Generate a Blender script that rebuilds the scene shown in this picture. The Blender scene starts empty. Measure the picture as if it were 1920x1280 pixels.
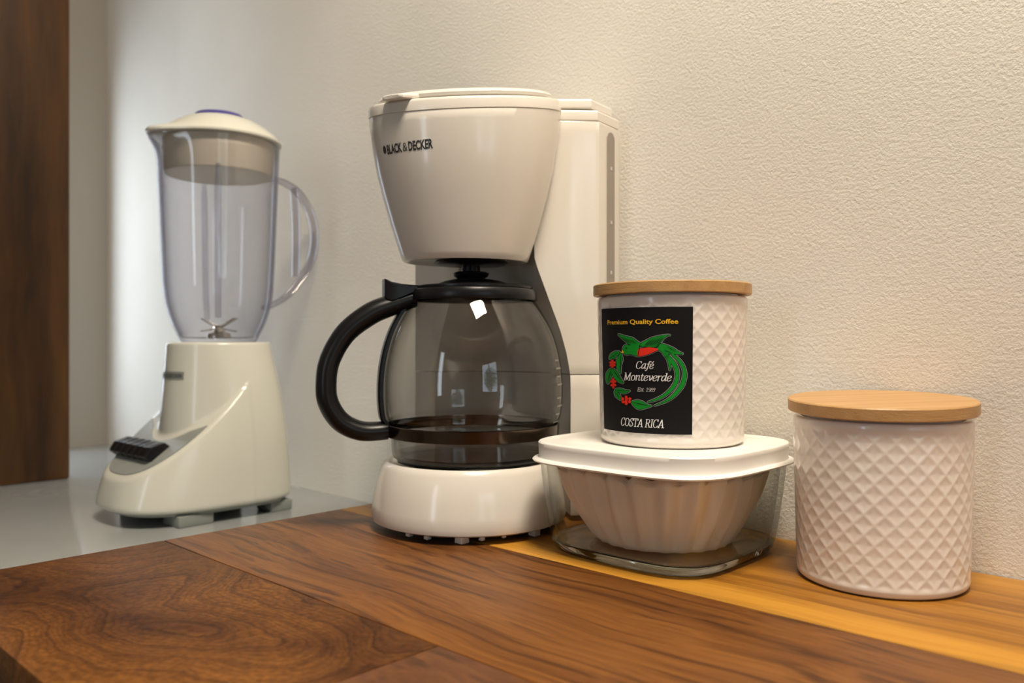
import bpy, bmesh, math, random
from mathutils import Vector, Matrix
from mathutils.geometry import tessellate_polygon
random.seed(7)
PI = math.pi
sin, cos = math.sin, math.cos
scene = bpy.context.scene
COL = scene.collection

# ------------------------------------------------------------------ camera, world, lights, exposure
CT = 0.90                       # height of the wooden worktop above the floor
EYE = 0.14                      # camera height above the worktop
FPX, YAW = 1540.0, math.radians(46.6)
FW = Vector((-cos(YAW), sin(YAW), 0)); RT = Vector((sin(YAW), cos(YAW), 0))
cam_d = bpy.data.cameras.new('camera'); cam = bpy.data.objects.new('camera', cam_d); COL.objects.link(cam)
cam.location = (0, 0, CT + EYE)
cam.rotation_euler = (PI/2, 0, math.atan2(FW.y, FW.x) - PI/2)
cam_d.sensor_width = 36.0; cam_d.lens = 36.0 * FPX / 1920.0
cam_d.clip_start = 0.01
cam_d.dof.use_dof = True; cam_d.dof.focus_distance = 0.52; cam_d.dof.aperture_fstop = 7.5
scene.camera = cam

world = bpy.data.worlds.new('world'); scene.world = world; world.use_nodes = True
wn = world.node_tree.nodes; wl = world.node_tree.links
bgn = wn['Background']; bgn.inputs[0].default_value = (0.75, 0.87, 1.0, 1); bgn.inputs[1].default_value = 3.0

def area_light(name, loc, direction, sx, sy, power, color, spread=None):
    d = bpy.data.lights.new(name, 'AREA'); d.shape = 'RECTANGLE'; d.size = sx; d.size_y = sy
    d.energy = power; d.color = color
    if spread: d.spread = math.radians(spread)
    o = bpy.data.objects.new(name, d); COL.objects.link(o); o.location = loc
    o.rotation_euler = Vector(direction).to_track_quat('-Z', 'Y').to_euler()
    return o
# daylight through the windows of the room
area_light('daylight_side_window', (-1.49, 0.26, CT+0.29), (1, 0, 0), 0.45, 0.52, 1.8, (0.86, 0.94, 1.0))
area_light('daylight_slit_window', (-0.22, -2.19, CT+0.62), (0, 1, 0), 0.22, 1.35, 2.6, (0.88, 0.95, 1.0))
gport = area_light('garden_window_portal', (2.19, -0.75, CT+0.55), (-1, 0, 0), 1.08, 1.08, 1.0, (1, 1, 1)); gport.data.cycles.is_portal = True
# warm ceiling lamp over the worktop
area_light('ceiling_lamp_light', (0.06, 0.16, CT+1.38), (-0.10, 0.02, -1), 0.34, 0.34, 30.5, (1.0, 0.865, 0.69))

vs = scene.view_settings
scene.display_settings.display_device = 'sRGB'
vs.view_transform = 'Standard'; vs.look = 'None'; vs.gamma = 1.0; vs.use_curve_mapping = False
vs.exposure = 0.0
scene.cycles.max_bounces = 14; scene.cycles.transparent_max_bounces = 24
scene.cycles.transmission_bounces = 12; scene.cycles.glossy_bounces = 6; scene.cycles.diffuse_bounces = 5
scene.cycles.sample_clamp_indirect = 6.0
scene.cycles.blur_glossy = 0.3

# ------------------------------------------------------------------ helpers
def smooth(m, ang=40):
    for p in m.polygons: p.use_smooth = True
    m.set_sharp_from_angle(angle=math.radians(ang))

def link(name, me, mat=None, parent=None, loc=None, ang=40):
    if ang is not None: smooth(me, ang)
    if mat is not None: me.materials.append(mat)
    o = bpy.data.objects.new(name, me); COL.objects.link(o)
    if parent is not None: o.parent = parent
    if loc is not None: o.location = loc
    return o

def mesh(name, verts, faces):
    me = bpy.data.meshes.new(name); me.from_pydata([tuple(v) for v in verts], [], faces)
    bm = bmesh.new(); bm.from_mesh(me)
    bmesh.ops.remove_doubles(bm, verts=bm.verts, dist=1e-6)
    bmesh.ops.recalc_face_normals(bm, faces=bm.faces)
    bm.to_mesh(me); bm.free(); me.update()
    return me

def empty(name, loc, rz=0.0):
    o = bpy.data.objects.new(name, None); COL.objects.link(o); o.location = loc; o.rotation_euler = (0, 0, rz)
    o.empty_display_size = 0.02
    return o

def tag(o, label=None, cat=None, group=None, kind=None):
    if label: o['label'] = label
    if cat: o['category'] = cat
    if group: o['group'] = group
    if kind: o['kind'] = kind
    return o

def rings_mesh(name, rings, cap0=True, cap1=True, closed=True):
    n = len(rings[0]); V = [v for r in rings for v in r]; F = []
    for i in range(len(rings)-1):
        for j in range(n if closed else n-1):
            a, b = i*n+j, i*n+(j+1) % n
            F.append((a, b, b+n, a+n))
    if cap0: F.append(tuple(range(n))[::-1])
    if cap1: F.append(tuple(range((len(rings)-1)*n, len(rings)*n)))
    return mesh(name, V, F)

def lathe(name, prof, seg=96, center=(0, 0), fn=None, cap0=True, cap1=True):
    R = []
    for r, z in prof:
        ring = []
        for k in range(seg):
            t = 2*PI*k/seg
            rr = r if fn is None else fn(r, z, t)
            ring.append((center[0]+rr*cos(t), center[1]+rr*sin(t), z))
        R.append(ring)
    return rings_mesh(name, R, cap0, cap1)

def box_bm(bm, c, s, rot=None):
    M = Matrix.Translation(Vector(c))
    if rot is not None: M = M @ rot
    r = bmesh.ops.create_cube(bm, size=1.0)
    bmesh.ops.scale(bm, vec=s, verts=r['verts']); bmesh.ops.transform(bm, matrix=M, verts=r['verts'])
    return r['verts']

def box(name, c, s, bevel=0.0, seg=2, rot=None):
    bm = bmesh.new(); box_bm(bm, c, s, rot)
    if bevel > 0:
        bmesh.ops.bevel(bm, geom=list(bm.edges), offset=bevel, segments=seg, affect='EDGES', profile=0.5)
    me = bpy.data.meshes.new(name); bm.to_mesh(me); bm.free(); return me

def catmull(P, n=8, closed=False):
    P = [Vector(p) for p in P]; out = []; m = len(P)
    rng = range(m) if closed else range(m-1)
    for i in rng:
        if closed: p0, p1, p2, p3 = P[(i-1) % m], P[i], P[(i+1) % m], P[(i+2) % m]
        else: p0, p1, p2, p3 = P[max(i-1, 0)], P[i], P[i+1], P[min(i+2, m-1)]
        for k in range(n):
            t = k/n
            out.append(0.5*((2*p1)+(p2-p0)*t+(2*p0-5*p1+4*p2-p3)*t*t+(3*p1-p0-3*p2+p3)*t**3))
    if not closed: out.append(P[-1])
    return out

def tube(name, path, rad, seg=20, up=(1, 0, 0), n=8):
    """path of 3-D points, rad a list of (half width along `up`, half height) or a number"""
    P = catmull(path, n); m = len(P)
    rr = rad if isinstance(rad, list) else [(rad, rad)]*len(path)
    RR = catmull([Vector((a, b, 0)) for a, b in rr], n)
    U = Vector(up).normalized(); R = []
    for i in range(m):
        T = (P[min(i+1, m-1)]-P[max(i-1, 0)]).normalized()
        S = T.cross(U).normalized(); W = S.cross(T).normalized()
        ring = []
        for k in range(seg):
            a = 2*PI*k/seg
            ring.append(P[i]+W*(RR[i].x*cos(a))+S*(RR[i].y*sin(a)))
        R.append(ring)
    return rings_mesh(name, R)

def superell(a, b, n, cx=0, cy=0, z=0, seg=96):
    r = []
    for k in range(seg):
        t = 2*PI*k/seg; c, s = cos(t), sin(t)
        r.append((cx+a*math.copysign(abs(c)**(2/n), c), cy+b*math.copysign(abs(s)**(2/n), s), z))
    return r

def sstep(a, b, x):
    t = min(1, max(0, (x-a)/(b-a))); return t*t*(3-2*t)

def lerp_tab(tab, x):
    if x <= tab[0][0]: return tab[0][1]
    for (x0, y0), (x1, y1) in zip(tab, tab[1:]):
        if x <= x1: return y0+(y1-y0)*(x-x0)/(x1-x0)
    return tab[-1][1]

def flat_text(body, shear=0.0, bold=0.0, res=3):
    """outline of a line of lettering as (verts2d, faces), one unit high capitals"""
    cu = bpy.data.curves.new('tmp_text', 'FONT'); cu.body = body; cu.shear = shear; cu.offset = bold
    cu.resolution_u = res; cu.fill_mode = 'FRONT'
    o = bpy.data.objects.new('tmp_text', cu); COL.objects.link(o)
    bpy.context.view_layer.update()
    me = bpy.data.meshes.new_from_object(o.evaluated_get(bpy.context.evaluated_depsgraph_get()))
    V = [(v.co.x, v.co.y) for v in me.vertices]; F = [tuple(p.vertices) for p in me.polygons]
    bpy.data.objects.remove(o); bpy.data.curves.remove(cu); bpy.data.meshes.remove(me)
    return V, F

GLYPH = {  # advance, curved strokes, straight strokes of a bold serif hand, written with a broad nib
 'C': (.60, [[(.52,.60),(.46,.70),(.33,.74),(.17,.68),(.07,.50),(.06,.28),(.13,.08),(.28,-.01),(.42,.03),(.53,.15)]], [[(.52,.74),(.52,.56)]]),
 'a': (.50, [[(.38,.44),(.30,.51),(.17,.47),(.07,.32),(.06,.14),(.13,.01),(.23,.03),(.34,.18),(.39,.34)], [(.41,.51),(.38,.10),(.42,.01),(.50,.06)]], []),
 'f': (.34, [[(.42,.68),(.36,.76),(.27,.72),(.23,.55),(.18,.10),(.13,-.12),(.04,-.20),(-.02,-.14)]], [[(.08,.48),(.36,.48)]]),
 'e': (.44, [[(.08,.24),(.24,.27),(.38,.36),(.36,.47),(.25,.51),(.12,.43),(.06,.25),(.08,.08),(.18,-.01),(.30,.03),(.40,.13)]], []),
 'M': (.80, [], [[(.10,0),(.12,.73)],[(.12,.73),(.36,.05)],[(.36,.05),(.66,.73)],[(.66,.73),(.66,0)],[(.02,0),(.19,0)],[(.57,0),(.76,0)],[(.03,.73),(.14,.73)],[(.64,.73),(.76,.73)]]),
 'o': (.50, [[(.25,.51),(.11,.44),(.06,.25),(.11,.06),(.24,-.01),(.38,.06),(.43,.25),(.38,.44),(.25,.51)]], []),
 'n': (.52, [[(.10,.30),(.20,.45),(.32,.51),(.39,.42),(.38,.10),(.42,.01),(.50,.05)]], [[(.10,.50),(.10,0)],[(.02,.48),(.10,.50)]]),
 't': (.34, [[(.17,.64),(.13,.20),(.15,.03),(.23,-.01),(.32,.08)]], [[(.03,.48),(.31,.48)]]),
 'v': (.44, [[(.03,.46),(.10,.50),(.15,.38),(.20,.02)],[(.20,.02),(.34,.20),(.41,.40),(.36,.50)]], []),
 'r': (.38, [[(.10,.28),(.19,.44),(.30,.51),(.37,.46)]], [[(.10,.50),(.10,0)],[(.02,.48),(.10,.50)]]),
 'd': (.52, [[(.38,.44),(.30,.51),(.17,.47),(.07,.32),(.06,.14),(.13,.01),(.23,.03),(.34,.18),(.39,.34)],[(.45,.74),(.40,.12),(.43,.01),(.50,.05)]], [[(.36,.73),(.45,.74)]]),
 'E': (.56, [], [[(.12,.73),(.12,0)],[(.04,.73),(.50,.73)],[(.12,.38),(.38,.38)],[(.04,0),(.52,0)],[(.50,.73),(.50,.58)],[(.52,0),(.52,.16)],[(.38,.46),(.38,.30)]]),
 's': (.40, [[(.34,.40),(.28,.50),(.17,.50),(.10,.40),(.16,.29),(.28,.21),(.33,.10),(.24,.0),(.12,.0),(.05,.11)]], []),
 '.': (.20, [], [[(.08,.03),(.10,.04)]]), ' ': (.26, [], []),
 '1': (.46, [], [[(.10,.60),(.24,.72)],[(.24,.72),(.24,0)],[(.12,0),(.36,0)]]),
 '9': (.46, [[(.22,.72),(.09,.63),(.07,.48),(.16,.36),(.30,.40),(.38,.54),(.33,.68),(.22,.72)],[(.38,.54),(.36,.25),(.24,.04),(.08,.0)]], []),
 '8': (.46, [[(.23,.72),(.11,.64),(.12,.48),(.23,.39),(.34,.48),(.35,.64),(.23,.72)],[(.23,.39),(.08,.28),(.07,.10),(.22,0),(.38,.10),(.37,.28),(.23,.39)]], []),
 'O': (.66, [[(.34,.74),(.15,.66),(.07,.42),(.10,.15),(.29,-.01),(.49,.07),(.58,.32),(.54,.60),(.34,.74)]], []),
 'S': (.50, [[(.44,.60),(.37,.72),(.24,.74),(.12,.65),(.13,.50),(.26,.40),(.40,.30),(.44,.15),(.34,.02),(.20,-.01),(.07,.12)]], [[(.44,.73),(.44,.56)],[(.07,0),(.07,.18)]]),
 'T': (.60, [], [[(.03,.73),(.57,.73)],[(.30,.73),(.30,0)],[(.20,0),(.40,0)],[(.03,.73),(.03,.57)],[(.57,.73),(.57,.57)]]),
 'A': (.66, [], [[(.05,0),(.34,.74)],[(.34,.74),(.56,0)],[(.16,.25),(.48,.25)],[(-.02,0),(.15,0)],[(.45,0),(.66,0)]]),
 'R': (.60, [[(.04,.73),(.28,.73),(.46,.66),(.46,.48),(.32,.38),(.12,.38)]], [[(.12,.73),(.12,0)],[(.30,.38),(.54,0)],[(.03,0),(.22,0)],[(.48,0),(.62,0)]]),
 'I': (.32, [], [[(.16,.73),(.16,0)],[(.05,.73),(.27,.73)],[(.05,0),(.27,0)]])}
GLYPH['é'] = (.44, GLYPH['e'][1], [[(.22, .60), (.34, .74)]])
def hull2d(P):
    P = sorted(set(P))
    def half(Q):
        h = []
        for p in Q:
            while len(h) > 1 and (h[-1][0]-h[-2][0])*(p[1]-h[-2][1])-(h[-1][1]-h[-2][1])*(p[0]-h[-2][0]) <= 0: h.pop()
            h.append(p)
        return h
    return half(P)[:-1]+half(P[::-1])[:-1]
def serif_text(body, shear=0.2, nib=(0.052, 0.026)):
    V = []; F = []; x = 0.0
    for ch in body:
        adv, curves, lines = GLYPH[ch]
        for P in [[(v.x, v.y) for v in catmull([Vector((a, b, 0)) for a, b in c], 4)] for c in curves]+lines:
            for p, q in zip(P, P[1:]):
                H = hull2d([(round(x+c[0]+nib[0]*cos(PI/4*k+PI/8), 5), round(c[1]+nib[1]*sin(PI/4*k+PI/8), 5)) for c in (p, q) for k in range(8)])
                F.append(tuple(range(len(V), len(V)+len(H)))); V += [(a+shear*b, b) for a, b in H]
        x += adv
    return V, F

def wrap(name, V, F, fn, step=0.0015):
    """cut a flat drawing into strips and bend it with fn(s, z)"""
    bm = bmesh.new(); vs_ = [bm.verts.new((x, y, 0)) for x, y in V]
    for f in F:
        try: bm.faces.new([vs_[i] for i in f])
        except ValueError: pass
    bmesh.ops.triangulate(bm, faces=bm.faces)
    x0 = min(x for x, _ in V); x1 = max(x for x, _ in V); k = math.floor(x0/step)+1
    while k*step < x1:
        bmesh.ops.bisect_plane(bm, geom=list(bm.verts)+list(bm.edges)+list(bm.faces), plane_co=(k*step, 0, 0), plane_no=(1, 0, 0), dist=1e-7)
        k += 1
    for v in bm.verts: v.co = Vector(fn(v.co.x, v.co.y))
    me = bpy.data.meshes.new(name); bm.to_mesh(me); bm.free(); return me

def fit(V, x0, x1, y0, cap):
    """scale lettering to run from x0 to x1 with its baseline at y0 and capitals cap high"""
    a = min(x for x, _ in V); b = max(x for x, _ in V)
    return [(x0+(x-a)/(b-a)*(x1-x0), y0+y*cap/0.73) for x, y in V]

# ------------------------------------------------------------------ materials
def new_mat(name):
    m = bpy.data.materials.new(name); m.use_nodes = True
    nt = m.node_tree; return m, nt, nt.nodes['Principled BSDF']

def N(nt, t, **kw):
    n = nt.nodes.new(t)
    for k, v in kw.items(): setattr(n, k, v)
    return n

def plain(name, col, rough=0.4, metal=0.0, spec=0.5, coat=0.0, bump=None, var=0.0, sss=0.0):
    m, nt, b = new_mat(name)
    b.inputs['Base Color'].default_value = (*col, 1); b.inputs['Roughness'].default_value = rough
    b.inputs['Metallic'].default_value = metal; b.inputs['Specular IOR Level'].default_value = spec
    b.inputs['Coat Weight'].default_value = coat; b.inputs['Coat Roughness'].default_value = 0.08
    tc = N(nt, 'ShaderNodeTexCoord')
    if var > 0:
        ns = N(nt, 'ShaderNodeTexNoise'); ns.inputs['Scale'].default_value = 18; ns.inputs['Detail'].default_value = 3
        nt.links.new(tc.outputs['Object'], ns.inputs['Vector'])
        rp = N(nt, 'ShaderNodeValToRGB'); rp.color_ramp.elements[0].position = 0.3; rp.color_ramp.elements[1].position = 0.7
        rp.color_ramp.elements[0].color = (*[c*(1-var) for c in col], 1); rp.color_ramp.elements[1].color = (*col, 1)
        nt.links.new(ns.outputs[0], rp.inputs[0]); nt.links.new(rp.outputs[0], b.inputs['Base Color'])
    if bump:
        sc, dist = bump
        ns = N(nt, 'ShaderNodeTexNoise'); ns.inputs['Scale'].default_value = sc; ns.inputs['Detail'].default_value = 4
        nt.links.new(tc.outputs['Object'], ns.inputs['Vector'])
        bp = N(nt, 'ShaderNodeBump'); bp.inputs['Distance'].default_value = dist
        nt.links.new(ns.outputs[0], bp.inputs['Height']); nt.links.new(bp.outputs[0], b.inputs['Normal'])
    return m

def clear(name, tint, f0=0.04, rough=0.02, edge=None, refl=1.0):
    """thin clear wall: light passes straight through, tinted more where it runs along the wall"""
    m = bpy.data.materials.new(name); m.use_nodes = True; nt = m.node_tree
    nt.nodes.clear(); out = N(nt, 'ShaderNodeOutputMaterial'); L = nt.links
    tr = N(nt, 'ShaderNodeBsdfTransparent'); gl = N(nt, 'ShaderNodeBsdfGlossy'); gl.inputs['Roughness'].default_value = rough
    mix = N(nt, 'ShaderNodeMixShader')
    lw = N(nt, 'ShaderNodeLayerWeight'); lw.inputs['Blend'].default_value = 0.5
    p5 = N(nt, 'ShaderNodeMath', operation='POWER'); p5.inputs[1].default_value = 5.0; L.new(lw.outputs['Facing'], p5.inputs[0])
    fr_ = N(nt, 'ShaderNodeMath', operation='MULTIPLY_ADD'); fr_.inputs[1].default_value = (1-f0)*0.8*refl; fr_.inputs[2].default_value = f0*refl
    L.new(p5.outputs[0], fr_.inputs[0])
    p3 = N(nt, 'ShaderNodeMath', operation='POWER'); p3.inputs[1].default_value = 3.0; L.new(lw.outputs['Facing'], p3.inputs[0])
    cm = N(nt, 'ShaderNodeMix', data_type='RGBA'); cm.inputs[6].default_value = (*tint, 1)
    cm.inputs[7].default_value = (*(edge or [c*c for c in tint]), 1)
    L.new(p3.outputs[0], cm.inputs[0]); L.new(cm.outputs[2], tr.inputs['Color'])
    L.new(fr_.outputs[0], mix.inputs[0]); L.new(tr.outputs[0], mix.inputs[1]); L.new(gl.outputs[0], mix.inputs[2])
    L.new(mix.outputs[0], out.inputs['Surface'])
    return m

def ramp(nt, stops):
    r = N(nt, 'ShaderNodeValToRGB'); e = r.color_ramp.elements
    while len(e) < len(stops): e.new(0.5)
    for k, (p, c) in enumerate(stops): e[k].position = p; e[k].color = (*c, 1)
    return r

def wood(name, stops, along='X', stretch=(2.2, 34.0), warp=0.25, rough=0.38, fine=0.35, seed=0.0, bump=0.0003, streak=0.0, band=None):
    m, nt, b = new_mat(name); L = nt.links
    tc = N(nt, 'ShaderNodeTexCoord'); mp = N(nt, 'ShaderNodeMapping')
    mp.inputs['Location'].default_value = (seed, seed*1.7, seed*0.6)
    L.new(tc.outputs['Object'], mp.inputs['Vector'])
    # slow warp so the grain wanders
    w = N(nt, 'ShaderNodeTexNoise'); w.inputs['Scale'].default_value = 5.0; w.inputs['Detail'].default_value = 2
    L.new(mp.outputs[0], w.inputs['Vector'])
    wm = N(nt, 'ShaderNodeVectorMath', operation='MULTIPLY_ADD')
    L.new(w.outputs['Color'], wm.inputs[0]); wm.inputs[1].default_value = (warp*0.1,)*3; L.new(mp.outputs[0], wm.inputs[2])
    sx, sy = stretch
    def stretched(fx, fy):
        v = N(nt, 'ShaderNodeVectorMath', operation='MULTIPLY'); L.new(wm.outputs[0], v.inputs[0])
        v.inputs[1].default_value = {'X': (fx, fy, fy), 'Y': (fy, fx, fy), 'Z': (fy, fy, fx)}[along]; return v
    def noise(v, det, rg=0.5):
        n = N(nt, 'ShaderNodeTexNoise'); n.inputs['Scale'].default_value = 1.0; n.inputs['Detail'].default_value = det; n.inputs['Roughness'].default_value = rg
        L.new(v.outputs[0], n.inputs['Vector']); return n
    n1 = noise(stretched(sx, sy), 5, 0.6); n2 = noise(stretched(sx*7, sy*9), 4, 0.6)
    mx = N(nt, 'ShaderNodeMix', data_type='FLOAT'); mx.inputs[0].default_value = fine
    L.new(n1.outputs[0], mx.inputs[2]); L.new(n2.outputs[0], mx.inputs[3]); val = mx.outputs[0]
    if band:                                 # sapwood and heartwood across the plank
        sp = N(nt, 'ShaderNodeSeparateXYZ'); L.new(tc.outputs['Object'], sp.inputs[0])
        wob = N(nt, 'ShaderNodeMath', operation='MULTIPLY_ADD'); wob.inputs[1].default_value = 0.03; L.new(n1.outputs[0], wob.inputs[0]); L.new(sp.outputs['Y'], wob.inputs[2])
        mr = N(nt, 'ShaderNodeMapRange'); mr.inputs['From Min'].default_value = -0.064; mr.inputs['From Max'].default_value = 0.094; L.new(wob.outputs[0], mr.inputs['Value'])
        cr = N(nt, 'ShaderNodeValToRGB'); e = cr.color_ramp.elements
        while len(e) < len(band): e.new(0.5)
        for k, (p, v_) in enumerate(band): e[k].position = p; e[k].color = (v_, v_, v_, 1)
        L.new(mr.outputs[0], cr.inputs[0])
        ad = N(nt, 'ShaderNodeMath', operation='ADD'); L.new(val, ad.inputs[0]); 
        sb = N(nt, 'ShaderNodeMath', operation='SUBTRACT'); sb.inputs[1].default_value = 0.5; L.new(cr.outputs[0], sb.inputs[0])
        L.new(sb.outputs[0], ad.inputs[1]); val = ad.outputs[0]
    rp = ramp(nt, stops); L.new(val, rp.inputs[0]); colr = rp.outputs[0]
    if streak > 0:                           # thin dark growth lines
        n3 = noise(stretched(sx*0.8, sy*3.2), 2.5, 0.5)
        r3 = ramp(nt, [(0.36, (1-streak, 1-streak*1.05, 1-streak*1.1)), (0.47, (1, 1, 1))]); L.new(n3.outputs[0], r3.inputs[0])
        mm = N(nt, 'ShaderNodeMix', data_type='RGBA', blend_type='MULTIPLY'); mm.inputs[0].default_value = 1.0
        L.new(colr, mm.inputs[6]); L.new(r3.outputs[0], mm.inputs[7]); colr = mm.outputs[2]
    L.new(colr, b.inputs['Base Color'])
    b.inputs['Roughness'].default_value = rough; b.inputs['Specular IOR Level'].default_value = 0.35
    bp = N(nt, 'ShaderNodeBump'); bp.inputs['Distance'].default_value = bump; bp.inputs['Strength'].default_value = 0.5
    L.new(n2.outputs[0], bp.inputs['Height']); L.new(bp.outputs[0], b.inputs['Normal'])
    return m

def burl(name):
    m, nt, b = new_mat(name); L = nt.links
    tc = N(nt, 'ShaderNodeTexCoord')
    w = N(nt, 'ShaderNodeTexNoise'); w.inputs['Scale'].default_value = 9.0; w.inputs['Detail'].default_value = 2.5
    L.new(tc.outputs['Object'], w.inputs['Vector'])
    # growth rings bend round the knots: contour lines of a warped field
    va = N(nt, 'ShaderNodeVectorMath', operation='MULTIPLY_ADD'); L.new(w.outputs['Color'], va.inputs[0])
    va.inputs[1].default_value = (0.055, 0.055, 0.0); L.new(tc.outputs['Object'], va.inputs[2])
    n1 = N(nt, 'ShaderNodeTexNoise'); n1.inputs['Scale'].default_value = 7.0; n1.inputs['Detail'].default_value = 0.6
    L.new(va.outputs[0], n1.inputs['Vector'])
    mu = N(nt, 'ShaderNodeMath', operation='MULTIPLY'); mu.inputs[1].default_value = 16.0; L.new(n1.outputs[0], mu.inputs[0])
    n3 = N(nt, 'ShaderNodeTexNoise'); n3.inputs['Scale'].default_value = 26.0; n3.inputs['Detail'].default_value = 7; n3.inputs['Roughness'].default_value = 0.62
    L.new(tc.outputs['Object'], n3.inputs['Vector'])
    ad = N(nt, 'ShaderNodeMath', operation='MULTIPLY_ADD'); ad.inputs[1].default_value = 1.2; L.new(n3.outputs[0], ad.inputs[0]); L.new(mu.outputs[0], ad.inputs[2])
    pp = N(nt, 'ShaderNodeMath', operation='FRACT'); L.new(ad.outputs[0], pp.inputs[0])
    rp = ramp(nt, [(0.0, (0.0662, 0.0238, 0.0062)), (0.07, (0.0850, 0.0308, 0.0071)), (0.30, (0.1008, 0.0371, 0.0081)), (0.90, (0.1152, 0.0434, 0.0093)), (1.0, (0.0684, 0.0245, 0.0062))])
    L.new(pp.outputs[0], rp.inputs[0])
    m5 = N(nt, 'ShaderNodeMath', operation='MULTIPLY'); m5.inputs[1].default_value = 4.3; L.new(ad.outputs[0], m5.inputs[0])
    f5 = N(nt, 'ShaderNodeMath', operation='PINGPONG'); f5.inputs[1].default_value = 0.5; L.new(m5.outputs[0], f5.inputs[0])
    q5 = ramp(nt, [(0.0, (0.74, 0.70, 0.66)), (0.22, (1, 1, 1)), (0.5, (1.08, 1.08, 1.06))]); L.new(f5.outputs[0], q5.inputs[0])
    x5 = N(nt, 'ShaderNodeMix', data_type='RGBA', blend_type='MULTIPLY'); x5.inputs[0].default_value = 1.0
    L.new(rp.outputs[0], x5.inputs[6]); L.new(q5.outputs[0], x5.inputs[7])
    # blotches of pale and dark wood
    n4 = N(nt, 'ShaderNodeTexNoise'); n4.inputs['Scale'].default_value = 11.0; n4.inputs['Detail'].default_value = 5
    L.new(va.outputs[0], n4.inputs['Vector'])
    r4 = ramp(nt, [(0.34, (0.50, 0.42, 0.38)), (0.5, (1, 1, 1)), (0.68, (1.5, 1.55, 1.35))]); L.new(n4.outputs[0], r4.inputs[0])
    mm = N(nt, 'ShaderNodeMix', data_type='RGBA', blend_type='MULTIPLY'); mm.inputs[0].default_value = 1.0
    L.new(x5.outputs[2], mm.inputs[6]); L.new(r4.outputs[0], mm.inputs[7])
    n5 = N(nt, 'ShaderNodeTexNoise'); n5.inputs['Scale'].default_value = 380.0; n5.inputs['Detail'].default_value = 5
    L.new(tc.outputs['Object'], n5.inputs['Vector'])
    r5 = ramp(nt, [(0.34, (0.70, 0.68, 0.64)), (0.66, (1.2, 1.2, 1.17))]); L.new(n5.outputs[0], r5.inputs[0])
    m2 = N(nt, 'ShaderNodeMix', data_type='RGBA', blend_type='MULTIPLY'); m2.inputs[0].default_value = 1.0
    L.new(mm.outputs[2], m2.inputs[6]); L.new(r5.outputs[0], m2.inputs[7])
    L.new(m2.outputs[2], b.inputs['Base Color']); b.inputs['Roughness'].default_value = 0.5; b.inputs['Specular IOR Level'].default_value = 0.22
    bp = N(nt, 'ShaderNodeBump'); bp.inputs['Distance'].default_value = 0.0002; bp.inputs['Strength'].default_value = 0.5
    L.new(n5.outputs[0], bp.inputs['Height']); L.new(bp.outputs[0], b.inputs['Normal'])
    return m

def plaster():
    m, nt, b = new_mat('rough_plaster'); L = nt.links
    tc = N(nt, 'ShaderNodeTexCoord')
    a = N(nt, 'ShaderNodeTexNoise'); a.inputs['Scale'].default_value = 430; a.inputs['Detail'].default_value = 6; a.inputs['Roughness'].default_value = 0.62
    c = N(nt, 'ShaderNodeTexNoise'); c.inputs['Scale'].default_value = 150; c.inputs['Detail'].default_value = 3
    d = N(nt, 'ShaderNodeTexNoise'); d.inputs['Scale'].default_value = 4; d.inputs['Detail'].default_value = 3
    for n in (a, c, d): L.new(tc.outputs['Object'], n.inputs['Vector'])
    ad = N(nt, 'ShaderNodeMath', operation='MULTIPLY_ADD'); ad.inputs[1].default_value = 0.25
    L.new(c.outputs[0], ad.inputs[0]); L.new(a.outputs[0], ad.inputs[2])
    bp = N(nt, 'ShaderNodeBump'); bp.inputs['Distance'].default_value = 0.0013; bp.inputs['Strength'].default_value = 0.62
    L.new(ad.outputs[0], bp.inputs['Height']); L.new(bp.outputs[0], b.inputs['Normal'])
    rp = ramp(nt, [(0.3, (0.72, 0.69, 0.63)), (0.7, (0.78, 0.75, 0.69))]); L.new(d.outputs[0], rp.inputs[0])
    L.new(rp.outputs[0], b.inputs['Base Color']); b.inputs['Roughness'].default_value = 0.85
    b.inputs['Specular IOR Level'].default_value = 0.2
    return m

M_PLASTER = plaster()
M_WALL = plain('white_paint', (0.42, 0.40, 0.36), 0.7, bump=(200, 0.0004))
M_WALL_SIDE = plain('shade_toned_paint', (0.27, 0.25, 0.22), 0.7, bump=(200, 0.0004))  # shade on the window side wall is put into this darker colour
M_FLOOR = plain('floor_tile', (0.22, 0.15, 0.09), 0.4, var=0.3)
M_WHITE = plain('white_plastic', (0.70, 0.665, 0.605), 0.20, coat=0.3)
M_WHITE_IN = plain('recess_plastic', (0.52, 0.48, 0.43), 0.4)
M_CREAM = plain('cream_plastic', (0.60, 0.595, 0.525), 0.22, coat=0.2)
M_PLUG = plain('light_lifted_cream', (0.82, 0.76, 0.62), 0.4)  # cream lightened in colour to offset the shade under the lid
M_BLACK = plain('black_plastic', (0.007, 0.007, 0.008), 0.30, spec=0.3)
M_GREYP = plain('grey_plastic', (0.22, 0.24, 0.22), 0.35)
M_CONSOLE = plain('grey_console', (0.30, 0.32, 0.30), 0.35, var=0.25)
M_BAND = plain('steel_dark_reflection', (0.10, 0.075, 0.055), 0.15, metal=1.0)  # steel, with its dark reflection of the wood put into the colour
M_STEEL = plain('steel', (0.62, 0.60, 0.57), 0.18, metal=1.0)
M_GREYTOP = plain('grey_worktop', (0.38, 0.40, 0.40), 0.16, var=0.05)
M_CERAMIC = plain('glazed_ceramic', (0.82, 0.765, 0.705), 0.20, coat=0.3)
M_LIDW = plain('white_soft_plastic', (0.80, 0.775, 0.73), 0.32)
M_PAPER = plain('filter_paper', (0.88, 0.78, 0.64), 0.8, bump=(900, 0.0002))
M_LEAF = plain('leaf_green', (0.06, 0.14, 0.03), 0.6)
M_PURPLE = plain('purple_plastic', (0.07, 0.06, 0.25), 0.3)
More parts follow.
